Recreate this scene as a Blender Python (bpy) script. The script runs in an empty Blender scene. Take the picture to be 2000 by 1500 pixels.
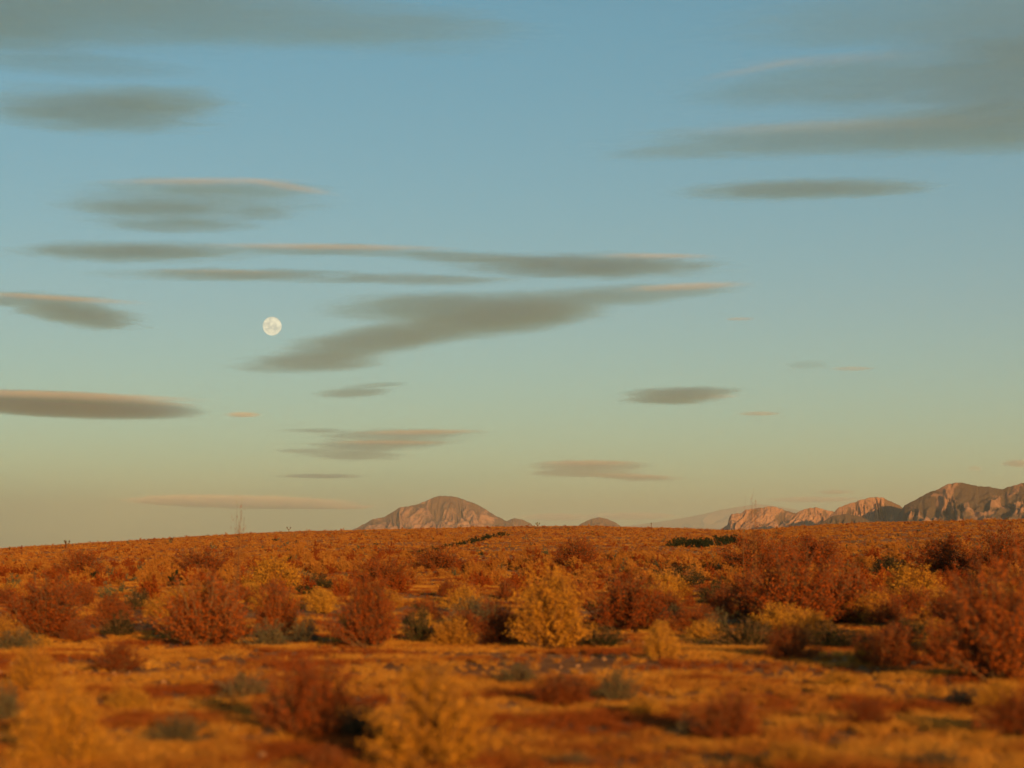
import bpy, math, random
import numpy as np

# ------------------------------------------------------------------ camera, light, exposure
SC = bpy.context.scene
COL = SC.collection
R = math.radians
FPX, CX, CY, HROW = 3867.0, 1000.0, 750.0, 1072.0      # focal length in photo pixels, centre, row of the true horizon
PITCH = math.atan((HROW - CY) / FPX)
EYE = 2.0

cam = bpy.data.cameras.new("camera")
cam.sensor_width = 36.0
cam.lens = 36.0 * FPX / 2000.0
cam.clip_start = 0.1
cam.clip_end = 6.0e8
cam.dof.use_dof = True
cam.dof.focus_distance = 400.0
cam.dof.aperture_fstop = 1.0
camo = bpy.data.objects.new("camera", cam)
camo.location = (0, 0, EYE)
camo.rotation_euler = (R(90) + PITCH, 0, 0)
COL.objects.link(camo)
SC.camera = camo

SUN_EL = 8.0            # degrees above the horizon
SUN_AZ = 162.0          # clockwise from the viewing direction: behind the camera, to the right
w = bpy.data.worlds.new("World")
SC.world = w
w.use_nodes = True
nt = w.node_tree
bg = nt.nodes["Background"]
sky = nt.nodes.new("ShaderNodeTexSky")
sky.sky_type = 'NISHITA'
sky.sun_disc = False
sky.sun_elevation = R(SUN_EL)
sky.sun_rotation = R(SUN_AZ)
sky.altitude = 1200
sky.air_density = 1.0
sky.dust_density = 1.0
sky.ozone_density = 1.0
tintn = nt.nodes.new("ShaderNodeMixRGB")            # the cool green cast of the evening exposure, the same all round
tintn.blend_type = 'MULTIPLY'
tintn.inputs[0].default_value = 1.0
geo = nt.nodes.new("ShaderNodeTexCoord")
sepz = nt.nodes.new("ShaderNodeSeparateXYZ")
nt.links.new(geo.outputs["Generated"], sepz.inputs[0])
tr = nt.nodes.new("ShaderNodeValToRGB")             # colour of the air by height above the horizon, the same in every direction
tr.color_ramp.elements[0].position = 0.02
tr.color_ramp.elements[0].color = (0.66, 0.90, 0.86, 1)
tr.color_ramp.elements[1].position = 0.26
tr.color_ramp.elements[1].color = (0.57, 1.0, 1.02, 1)
q = tr.color_ramp.elements.new(0.12); q.color = (0.66, 0.87, 0.90, 1)
nt.links.new(sepz.outputs[2], tr.inputs[0])
nt.links.new(tr.outputs[0], tintn.inputs[2])
nt.links.new(sky.outputs[0], tintn.inputs[1])
nt.links.new(tintn.outputs[0], bg.inputs[0])
bg.inputs[1].default_value = 0.060

sun = bpy.data.lights.new("sun", 'SUN')
sun.energy = 5.0
sun.angle = R(0.5)
sun.color = (1.0, 0.49, 0.12)
suno = bpy.data.objects.new("sun", sun)
suno.rotation_euler = (R(90 - SUN_EL), 0, R(180 - SUN_AZ))
COL.objects.link(suno)

SC.view_settings.view_transform = 'Standard'
SC.view_settings.look = 'None'
SC.view_settings.exposure = 0.85
SC.view_settings.gamma = 1.0
SC.render.engine = 'CYCLES'
cy = SC.cycles
cy.use_denoising = True
cy.denoiser = 'OPENIMAGEDENOISE'
cy.max_bounces = 6
cy.diffuse_bounces = 3
cy.glossy_bounces = 1
cy.transmission_bounces = 2
cy.transparent_max_bounces = 4
cy.volume_bounces = 2
cy.caustics_reflective = False
cy.caustics_refractive = False
cy.sample_clamp_indirect = 4.0
USE_HAZE = True
USE_CLOUDS = True

# ------------------------------------------------------------------ small helpers
def elev(row):
    return PITCH + math.atan((CY - row) / FPX)

def azim(px):
    return math.atan((px - CX) / FPX)

def ray(px, py):
    x, y = (px - CX) / FPX, (CY - py) / FPX
    c, s = math.cos(PITCH), math.sin(PITCH)
    d = np.array([x, c - y * s, s + y * c])
    return d / np.linalg.norm(d)

def tag(o, label=None, cat=None, group=None, kind=None):
    if label: o["label"] = label
    if cat: o["category"] = cat
    if group: o["group"] = group
    if kind: o["kind"] = kind
    return o

def mesh_np(name, verts, faces, mat=None, smooth=False, tint=None):
    """verts (n,3), faces: (m,3) or (m,4) int array"""
    verts = np.asarray(verts, np.float32); faces = np.asarray(faces, np.int32)
    me = bpy.data.meshes.new(name)
    k = faces.shape[1]
    me.vertices.add(len(verts)); me.vertices.foreach_set("co", verts.ravel())
    me.loops.add(faces.size); me.loops.foreach_set("vertex_index", faces.ravel())
    me.polygons.add(len(faces))
    me.polygons.foreach_set("loop_start", np.arange(0, faces.size, k, dtype=np.int32))
    me.polygons.foreach_set("loop_total", np.full(len(faces), k, np.int32))
    me.polygons.foreach_set("use_smooth", np.full(len(faces), smooth, bool))
    me.update(calc_edges=True)
    if tint is not None:
        a = me.attributes.new("tint", 'FLOAT', 'FACE')
        a.data.foreach_set("value", np.asarray(tint, np.float32))
    if mat: me.materials.append(mat)
    return me

def obj(name, me, parent=None):
    o = bpy.data.objects.new(name, me)
    COL.objects.link(o)
    if parent: o.parent = parent
    return o

def _hash(ix, iy, seed):
    h = (ix.astype(np.int64) * 374761393 + iy.astype(np.int64) * 668265263 + seed * 2246822519) & 0xFFFFFFFF
    h = ((h ^ (h >> 13)) * 1274126177) & 0xFFFFFFFF
    return (h ^ (h >> 16)) & 0xFFFFFFFF

def perlin(x, y, seed=0):
    x = np.asarray(x, float); y = np.asarray(y, float)
    ix, iy = np.floor(x), np.floor(y)
    fx, fy = x - ix, y - iy
    ux, uy = fx * fx * fx * (fx * (fx * 6 - 15) + 10), fy * fy * fy * (fy * (fy * 6 - 15) + 10)
    def g(a, b):
        t = _hash(ix + a, iy + b, seed) / 4294967296.0 * 2 * np.pi
        return np.cos(t) * (fx - a) + np.sin(t) * (fy - b)
    n = (g(0, 0) * (1 - ux) + g(1, 0) * ux) * (1 - uy) + (g(0, 1) * (1 - ux) + g(1, 1) * ux) * uy
    return n * 1.5

def fbm(x, y, seed=0, octv=4, gain=0.5):
    s, a = 0.0, 1.0
    for k in range(octv):
        s = s + a * perlin(x * 2 ** k, y * 2 ** k, seed + 17 * k); a *= gain
    return s

def ridged(x, y, seed=0, octv=4):
    s, a, t = 0.0, 1.0, 0.0
    for k in range(octv):
        s = s + a * (1 - np.abs(perlin(x * 2 ** k, y * 2 ** k, seed + 17 * k)) * 2); t += a; a *= 0.5
    return s / t

def mat_new(name):
    m = bpy.data.materials.new(name); m.use_nodes = True
    n = m.node_tree.nodes; l = m.node_tree.links
    b = n["Principled BSDF"]
    b.inputs["Roughness"].default_value = 0.95
    b.inputs["Specular IOR Level"].default_value = 0.1
    return m, n, l, b

def ramp(n, stops):
    r = n.new("ShaderNodeValToRGB")
    e = r.color_ramp.elements
    e[0].position, e[0].color = stops[0][0], (*stops[0][1], 1)
    e[1].position, e[1].color = stops[-1][0], (*stops[-1][1], 1)
    for p, c in stops[1:-1]:
        q = e.new(p); q.color = (*c, 1)
    return r

def noise(n, l, vec, scale, detail=4, rough=0.55):
    t = n.new("ShaderNodeTexNoise")
    t.inputs["Scale"].default_value = scale
    t.inputs["Detail"].default_value = detail
    t.inputs["Roughness"].default_value = rough
    l.new(vec, t.inputs["Vector"])
    return t

# ------------------------------------------------------------------ ground
SKYLINE = np.array([(-600, 1082), (-200, 1074), (0, 1070), (130, 1063), (300, 1052), (460, 1042), (600, 1036), (800, 1032), (1000, 1027),
                    (1150, 1026), (1300, 1030), (1420, 1034), (1500, 1031), (1560, 1026), (1700, 1020), (1800, 1018),
                    (2000, 1015), (2300, 1010), (2700, 1020)], float)
SK_AZ = np.arctan((SKYLINE[:, 0] - CX) / FPX)
SK_TAN = np.tan(PITCH + np.arctan((CY - SKYLINE[:, 1]) / FPX))

def ground_z(x, y):
    x = np.asarray(x, float); y = np.asarray(y, float)
    r = np.hypot(x, y) + 1e-6
    az = np.arctan2(x, y)
    rc = 620 + 50 * np.sin(az * 9 + 1) - 120 * np.clip((az - 0.10) / 0.15, 0, 1)
    zc = EYE + rc * np.interp(az, SK_AZ, SK_TAN) - 0.35
    fade = np.clip((2.2 - np.abs(az)) / 1.2, 0, 1)
    zc = zc * fade
    t = np.clip((r - 100) / (rc - 100), 0, 1)
    z = zc * t ** 1.25
    d = np.clip((r - rc) / 700, 0, None)
    z = z + np.where(r > rc, zc * 0.0 + 3 * (1 - np.exp(-d * 3)) * 0.15 - 34 * (1 - np.exp(-d ** 1.6)), 0)
    far = np.clip(r / 60, 0, 1)
    z = z + (0.10 * perlin(x / 5.5, y / 5.5, 3) + 0.05 * perlin(x / 1.9, y / 1.9, 5)) * np.clip((900 - r) / 500, 0, 1) * np.clip((r - 4) / 8, 0, 1)
    z = z + far * 0.35 * perlin(x / 32, y / 32, 9) * np.clip((1500 - r) / 700, 0, 1)
    return z

def ground_hit(px, py, rmax=1400):
    d = ray(px, py)
    hl = math.hypot(d[0], d[1])
    rr = np.exp(np.linspace(math.log(6), math.log(rmax), 4000))
    x, y = d[0] / hl * rr, d[1] / hl * rr
    z = EYE + d[2] / hl * rr
    below = z <= ground_z(x, y)
    i = int(np.argmax(below)) if below.any() else len(rr) - 1
    return float(x[i]), float(y[i]), float(rr[i])

def make_ground():
    m, n, l, b = mat_new("desert_soil")
    tc = n.new("ShaderNodeTexCoord")
    n1 = noise(n, l, tc.outputs["Object"], 0.25, 6, 0.65)
    n2 = noise(n, l, tc.outputs["Object"], 3.5, 5, 0.7)
    n3 = noise(n, l, tc.outputs["Object"], 30.0, 3, 0.7)
    r1 = ramp(n, [(0.30, (0.30, 0.13, 0.035)), (0.5, (0.42, 0.19, 0.055)), (0.68, (0.52, 0.29, 0.12))])
    l.new(n1.outputs[0], r1.inputs[0])
    r2 = ramp(n, [(0.3, (0.62, 0.58, 0.55)), (0.7, (1.1, 1.08, 1.05))])
    l.new(n2.outputs[0], r2.inputs[0])
    mx = n.new("ShaderNodeMixRGB"); mx.blend_type = 'MULTIPLY'; mx.inputs[0].default_value = 1
    l.new(r1.outputs[0], mx.inputs[1]); l.new(r2.outputs[0], mx.inputs[2])
    l.new(mx.outputs[0], b.inputs["Base Color"])
    ad = n.new("ShaderNodeMath"); ad.operation = 'ADD'
    l.new(n2.outputs[0], ad.inputs[0]); l.new(n3.outputs[0], ad.inputs[1])
    bu = n.new("ShaderNodeBump"); bu.inputs["Strength"].default_value = 0.9; bu.inputs["Distance"].default_value = 0.12
    l.new(ad.outputs[0], bu.inputs["Height"]); l.new(bu.outputs[0], b.inputs["Normal"])
    az = np.concatenate([np.arange(-180, -24, 4.0), np.arange(-24, 24, 0.13), np.arange(24, 180, 4.0)])
    az = np.radians(az)
    rr = [0.3]
    while rr[-1] < 950: rr.append(rr[-1] * 1.014)
    while rr[-1] < 62000: rr.append(rr[-1] * 1.07)
    rr = np.array(rr)
    na, nr = len(az), len(rr)
    A, RR = np.meshgrid(az, rr)
    X, Y = np.sin(A) * RR, np.cos(A) * RR
    Z = ground_z(X, Y)
    V = np.stack([X, Y, Z], -1).reshape(-1, 3)
    i = np.arange(nr - 1)[:, None] * na; j = np.arange(na)[None, :]; j2 = (j + 1) % na
    q = np.stack([i + j, i + na + j, i + na + j2, i + j2], -1).reshape(-1, 4)[:, ::-1]
    me = mesh_np("ground", V, q, m, True)
    o = obj("ground", me)
    return tag(o, kind="structure")
make_ground()

# ------------------------------------------------------------------ mountains
def rock_mat(name, rock, rock2, scrub, amount, scale):  # scrub: dark tone for painted slope and gully shade, and foothill scrub
    m, n, l, b = mat_new(name)
    tc = n.new("ShaderNodeTexCoord")
    n1 = noise(n, l, tc.outputs["Object"], scale, 8, 0.65)
    n2 = noise(n, l, tc.outputs["Object"], scale * 6, 6, 0.7)
    ra = ramp(n, [(0.35, rock), (0.65, rock2)])
    l.new(n2.outputs[0], ra.inputs[0])
    at = n.new("ShaderNodeAttribute"); at.attribute_name = "scrub"  # mask of shade put into the colour, and of foothill scrub
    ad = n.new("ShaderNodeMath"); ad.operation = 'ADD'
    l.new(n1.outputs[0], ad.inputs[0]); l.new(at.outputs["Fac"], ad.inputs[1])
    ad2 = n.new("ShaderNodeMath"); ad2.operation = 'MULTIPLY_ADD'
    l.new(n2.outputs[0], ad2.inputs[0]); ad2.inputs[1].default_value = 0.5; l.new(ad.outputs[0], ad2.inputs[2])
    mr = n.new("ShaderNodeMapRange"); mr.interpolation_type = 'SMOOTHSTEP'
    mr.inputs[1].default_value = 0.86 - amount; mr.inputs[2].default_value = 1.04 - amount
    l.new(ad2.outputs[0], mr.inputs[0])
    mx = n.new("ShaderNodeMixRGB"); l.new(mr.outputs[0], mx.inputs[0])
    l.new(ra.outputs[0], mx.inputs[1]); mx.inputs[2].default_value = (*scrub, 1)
    l.new(mx.outputs[0], b.inputs["Base Color"])
    bu = n.new("ShaderNodeBump"); bu.inputs["Strength"].default_value = 0.7; bu.inputs["Distance"].default_value = 0.07 / scale
    l.new(n2.outputs[0], bu.inputs["Height"]); l.new(bu.outputs[0], b.inputs["Normal"])
    return m

def mountain(prof, D, W, seed, mat, label, rough=0.40, spur=6.0, zb=-36.0, scrub_shade_fn=None, jag=1.0):
    p = np.array(prof, float)
    nu, nv = 420, 150
    u = np.linspace(p[0, 0], p[-1, 0], nu)
    row = np.interp(u, p[:, 0], p[:, 1])
    mpp = D / FPX
    row = row + jag * (perlin(u / 9.0, u * 0 + seed, seed) * 1.2 + perlin(u / 3.5, u * 0 + seed, seed + 3) * 0.6)
    hc = EYE + D * np.tan(PITCH + np.arctan((CY - row) / FPX))
    az = np.arctan((u - CX) / FPX)
    v = np.linspace(-1, 0.30, nv)
    v = np.sign(v) * np.abs(v) ** 1.15
    U, Vv = np.meshgrid(np.arange(nu), v)
    su = (u - u.mean()) * mpp / W                       # lateral position in units of depth
    SU = su[U]
    warp = 0.45 * fbm(SU * 3.0, Vv * 1.6, seed + 40, 3)
    g1 = ridged(SU * spur * 0.7 + warp * 3 + 0.8 * Vv, Vv * 2.6 + 1.5 * SU + warp * 2, seed + 5, 5)
    g2 = ridged(SU * spur * 2.3 + warp * 7 - 1.6 * Vv, Vv * 9.0 + warp * 7, seed + 6, 4)
    rid = 0.72 * g1 + 0.28 * g2
    a = np.abs(Vv)
    env = np.clip(a * 6.0, 0, 1) * np.clip((1 - a) * 3, 0, 1)
    shape = (1 - a ** 0.92)
    shape = shape * (1 - rough * env * (0.9 - 1.4 * (rid - 0.2))) + 0.02 * env * fbm(SU * 30, Vv * 26, seed + 9, 4)
    shape = np.clip(shape, 0, 0.99 + 0.01 * (a < 0.012))
    Z = zb + (np.maximum(hc, zb)[U] - zb) * shape
    dist = D + Vv * W
    X, Y = np.tan(az[U]) * dist, dist
    P = np.stack([X, Y, Z], -1).reshape(-1, 3)
    i = np.arange(nv - 1)[:, None] * nu; j = np.arange(nu - 1)[None, :]
    q = np.stack([i + j, i + j + 1, i + nu + j + 1, i + nu + j], -1).reshape(-1, 4)
    ctr = np.array([math.tan(az.mean()) * D, D, zb])
    me = mesh_np("mountain", P - ctr, q, mat, True)
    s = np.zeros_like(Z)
    if scrub_shade_fn is not None:
        s = scrub_shade_fn(u[U], shape, rid, Vv)
    at = me.attributes.new("scrub", 'FLOAT', 'POINT')  # carries the painted shade and the foothill scrub
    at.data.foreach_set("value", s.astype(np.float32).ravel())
    o = obj("mountain", me); o.location = ctr
    tag(o, label, None, None, "structure")
    return o

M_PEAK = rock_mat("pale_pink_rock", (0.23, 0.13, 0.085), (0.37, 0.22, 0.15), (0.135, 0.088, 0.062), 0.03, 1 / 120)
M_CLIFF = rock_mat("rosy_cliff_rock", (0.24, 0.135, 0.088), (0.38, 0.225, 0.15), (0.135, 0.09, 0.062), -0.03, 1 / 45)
M_RANGE = rock_mat("scrub_shade_range_rock", (0.20, 0.118, 0.08), (0.32, 0.19, 0.13), (0.088, 0.064, 0.047), 0.08, 1 / 60)  # dark tone serves the range's painted shade and the foothill's scrub
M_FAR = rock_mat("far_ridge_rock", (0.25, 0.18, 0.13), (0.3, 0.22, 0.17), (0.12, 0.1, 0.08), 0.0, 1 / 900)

peak_shade = lambda U, sh, rid, V: 0.30 * np.clip((U - 938 - 30 * sh) / 40, 0, 1) + 0.16 * np.clip((sh - 0.70) / 0.2, 0, 1) - 0.9 * (rid - 0.62)  # shade of the right slope and gullies put into the rock colour
range_scrub_shade = lambda U, sh, rid, V: 0.26 - 0.9 * (rid - 0.62) - 0.42 * np.exp(-((U - 1862 + 120 * (1 - sh)) / 30.0) ** 2) * np.clip((sh - 0.35) * 3, 0, 1) - 0.25 * np.exp(-((U - 1950 + 160 * (0.8 - sh)) / 22.0) ** 2)  # scrub tone also paints cast shade; sunlit spur strips put in as pale rock
cliff_gully_shade = lambda U, sh, rid, V: 0.02 - 0.9 * (rid - 0.62)  # gully shade put into the colour to strengthen the relief

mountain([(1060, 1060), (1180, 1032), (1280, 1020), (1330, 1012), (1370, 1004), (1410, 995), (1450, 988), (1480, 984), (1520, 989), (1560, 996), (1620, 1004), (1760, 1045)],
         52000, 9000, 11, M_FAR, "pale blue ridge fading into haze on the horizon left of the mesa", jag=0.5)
mountain([(630, 1062), (705, 1027), (730, 1013), (750, 1010), (783, 990), (800, 988), (815, 985), (832, 978), (852, 969), (870, 968), (888, 969), (905, 975), (925, 982),
          (940, 989), (955, 999), (972, 1009), (990, 1017), (1010, 1032), (1050, 1062)],
         11000, 900, 21, M_PEAK, "broad pinkish peak rising alone behind the middle of the slope", scrub_shade_fn=peak_shade)
mountain([(960, 1045), (985, 1020), (997, 1014), (1006, 1012), (1018, 1014), (1035, 1021), (1065, 1048)], 12800, 500, 31, M_PEAK,
         "low dark hump at the right foot of the broad pinkish peak", scrub_shade_fn=lambda U, s, r, V: 0 * s + 0.3, jag=0.5)
mountain([(1105, 1045), (1135, 1022), (1150, 1015), (1168, 1010), (1185, 1013), (1203, 1021), (1235, 1045)], 12000, 500, 41, M_PEAK,
         "small lone dark knoll on the skyline between peak and mesa", scrub_shade_fn=lambda U, s, r, V: 0 * s + 0.3, jag=0.5)
mountain([(1370, 1055), (1412, 1030), (1420, 1024), (1423, 1011), (1428, 1004), (1440, 1002), (1449, 1001), (1456, 995), (1480, 992), (1508, 988), (1520, 992), (1548, 1001),
          (1572, 1007), (1605, 1022), (1650, 1050)], 7000, 420, 51, M_CLIFF, "reddish mesa with a steep left cliff on the right skyline",
         scrub_shade_fn=lambda U, s, r, V: 0.22 * np.clip((U - 1510) / 25, 0, 1) - 0.8 * (r - 0.62), rough=0.25)  # right slope and gully shade put into the mesa's colour
mountain([(1490, 1050), (1530, 1020), (1545, 1006), (1570, 994), (1592, 990), (1610, 995), (1630, 1000), (1652, 1012), (1690, 1048)], 6500, 380, 61, M_CLIFF,
         "rounded tan knoll between the mesa and the rocky dome", scrub_shade_fn=cliff_gully_shade, rough=0.40)
mountain([(1590, 1050), (1618, 1008), (1628, 1000), (1638, 990), (1665, 981), (1690, 973), (1708, 970), (1725, 972), (1737, 978), (1755, 986), (1770, 998), (1785, 1012), (1810, 1045)],
         6000, 360, 71, M_CLIFF, "sunlit rocky dome of pink stone left of the tallest range", scrub_shade_fn=cliff_gully_shade, rough=0.36)
mountain([(1575, 1045), (1600, 1022), (1625, 1007), (1652, 1003), (1685, 1010), (1715, 1028), (1740, 1045)], 5200, 260, 81, M_RANGE,
         "dark scrub covered foothill in front of the rocky dome", scrub_shade_fn=lambda U, s, r, V: 0 * s + 0.3, jag=0.4)
mountain([(1720, 1055), (1765, 987), (1790, 974), (1815, 960), (1830, 956), (1850, 945), (1865, 942), (1880, 942), (1895, 946), (1910, 949), (1930, 950), (1945, 953), (1957, 955),
          (1970, 950), (2000, 942), (2050, 925), (2120, 915), (2250, 940), (2400, 1000), (2500, 1055)], 5600, 620, 91, M_RANGE,
         "tallest dark range with rosy spurs at the right edge", scrub_shade_fn=range_scrub_shade, rough=0.36)

# ------------------------------------------------------------------ moon
def make_moon():
    m = bpy.data.materials.new("moon_surface"); m.use_nodes = True
    n, l = m.node_tree.nodes, m.node_tree.links
    n.remove(n["Principled BSDF"])
    tc = n.new("ShaderNodeTexCoord")
    t = noise(n, l, tc.outputs["Normal"], 1.7, 5, 0.6)
    ra = ramp(n, [(0.38, (0.56, 0.58, 0.46)), (0.5, (0.76, 0.74, 0.55)), (0.60, (0.90, 0.86, 0.62))])
    l.new(t.outputs[0], ra.inputs[0])
    em = n.new("ShaderNodeEmission"); l.new(ra.outputs[0], em.inputs[0]); em.inputs[1].default_value = 0.66
    l.new(em.outputs[0], n["Material Output"].inputs[0])
    D = 3.844e8
    rad = D * 18.2 / FPX
    nu, nv = 64, 32
    th = np.linspace(0, np.pi, nv + 1); ph = np.linspace(0, 2 * np.pi, nu, endpoint=False)
    T, P = np.meshgrid(th, ph, indexing='ij')
    V = np.stack([np.sin(T) * np.cos(P), np.sin(T) * np.sin(P), np.cos(T)], -1).reshape(-1, 3)
    i = np.arange(nv)[:, None] * nu; j = np.arange(nu)[None, :]; j2 = (j + 1) % nu
    q = np.stack([i + j, i + nu + j, i + nu + j2, i + j2], -1).reshape(-1, 4)
    o = obj("moon", mesh_np("moon", V, q, m, True))
    o.location = ray(531.5, 637) * D
    o.scale = (rad, rad, rad)
    tag(o, "nearly full pale moon hanging in the blue sky left of the centre", "moon")
make_moon()

# ------------------------------------------------------------------ shrubs: unit meshes (height 1, width 1)
rng = np.random.default_rng(7)

def foliage_mat(name, stops, translucent=0.25):
    m, n, l, b = mat_new(name)
    at = n.new("ShaderNodeAttribute"); at.attribute_name = "tint"
    oi = n.new("ShaderNodeObjectInfo")
    ad = n.new("ShaderNodeMath"); ad.operation = 'MULTIPLY_ADD'
    l.new(oi.outputs["Random"], ad.inputs[0]); ad.inputs[1].default_value = 0.45; 
    mu = n.new("ShaderNodeMath"); mu.operation = 'MULTIPLY'; mu.inputs[1].default_value = 0.55
    l.new(at.outputs["Fac"], mu.inputs[0]); l.new(mu.outputs[0], ad.inputs[2])
    ra = ramp(n, stops); l.new(ad.outputs[0], ra.inputs[0])
    l.new(ra.outputs[0], b.inputs["Base Color"])
    if translucent:
        tr = n.new("ShaderNodeBsdfTranslucent"); l.new(ra.outputs[0], tr.inputs[0])
        ms = n.new("ShaderNodeMixShader"); ms.inputs[0].default_value = translucent
        l.new(b.outputs[0], ms.inputs[1]); l.new(tr.outputs[0], ms.inputs[2])
        l.new(ms.outputs[0], n["Material Output"].inputs[0])
    return m

def patchy(m, other, scale):
    """mix towards another colour in patches a few metres wide"""
    n, l = m.node_tree.nodes, m.node_tree.links
    oi = n.new("ShaderNodeObjectInfo")
    t = noise(n, l, oi.outputs["Location"], scale, 3, 0.6)
    mr = n.new("ShaderNodeMapRange"); mr.interpolation_type = 'SMOOTHSTEP'
    mr.inputs[1].default_value = 0.42; mr.inputs[2].default_value = 0.60
    l.new(t.outputs[0], mr.inputs[0])
    ra = next(q for q in n if q.type == 'VALTORGB')
    mx = n.new("ShaderNodeMixRGB"); l.new(mr.outputs[0], mx.inputs[0]); l.new(ra.outputs[0], mx.inputs[1]); mx.inputs[2].default_value = (*other, 1)
    for q in n:
        if q.type in ('BSDF_PRINCIPLED', 'BSDF_TRANSLUCENT'):
            l.new(mx.outputs[0], q.inputs[0])
    return m
M_STEM = foliage_mat("woody_stem", [(0, (0.09, 0.05, 0.03)), (1, (0.20, 0.12, 0.07))], 0)
M_RUST = foliage_mat("rust_foliage", [(0, (0.15, 0.030, 0.007)), (0.5, (0.26, 0.062, 0.012)), (1, (0.37, 0.115, 0.022))])
M_AMBER = foliage_mat("amber_foliage", [(0, (0.36, 0.155, 0.022)), (0.5, (0.52, 0.265, 0.030)), (1, (0.64, 0.375, 0.055))])
M_STRAW = foliage_mat("straw_foliage", [(0, (0.26, 0.105, 0.022)), (0.5, (0.41, 0.18, 0.036)), (1, (0.53, 0.275, 0.065))])
M_SAGE = foliage_mat("sage_foliage", [(0, (0.085, 0.085, 0.050)), (0.5, (0.13, 0.13, 0.08)), (1, (0.19, 0.18, 0.11))])
M_GREEN = foliage_mat("dark_green_foliage", [(0, (0.018, 0.026, 0.014)), (0.5, (0.030, 0.040, 0.020)), (1, (0.055, 0.062, 0.028))])
M_GRASS = foliage_mat("dry_grass", [(0, (0.30, 0.12, 0.025)), (0.5, (0.52, 0.25, 0.038)), (1, (0.64, 0.38, 0.08))])
patchy(M_GRASS, (0.25, 0.070, 0.016), 0.35)

def tubes(paths, radii, sides=3):
    """paths (n,k,3), radii (n,k) -> verts, quads"""
    n, k, _ = paths.shape
    d = np.gradient(paths, axis=1)
    d /= np.linalg.norm(d, axis=2, keepdims=True) + 1e-9
    ref = np.where(np.abs(d[..., 2:3]) < 0.8, np.array([0, 0, 1.0]), np.array([1.0, 0, 0]))
    a = np.cross(d, ref); a /= np.linalg.norm(a, axis=2, keepdims=True) + 1e-9
    b = np.cross(d, a)
    ang = np.arange(sides) * 2 * np.pi / sides
    V = paths[:, :, None, :] + radii[:, :, None, None] * (np.cos(ang)[:, None] * a[:, :, None, :] + np.sin(ang)[:, None] * b[:, :, None, :])
    idx = np.arange(n * k * sides).reshape(n, k, sides)
    q = np.stack([idx[:, :-1], np.roll(idx, -1, 2)[:, :-1], np.roll(idx, -1, 2)[:, 1:], idx[:, 1:]], -1).reshape(-1, 4)
    return V.reshape(-1, 3), q

def leaves(c, size, g, up=0.0, aspect=0.45):
    """a small pointed quad at every centre"""
    n = len(c)
    a = g.normal(size=(n, 3)); a[:, 2] += up; a /= np.linalg.norm(a, axis=1, keepdims=True)
    b = np.cross(a, g.normal(size=(n, 3))); b /= np.linalg.norm(b, axis=1, keepdims=True)
    s = size * g.uniform(0.6, 1.4, (n, 1))
    V = np.stack([c - a * s, c + b * s * aspect, c + a * s, c - b * s * aspect], 1).reshape(-1, 3)
    return V, np.arange(n * 4).reshape(n, 4)

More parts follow.
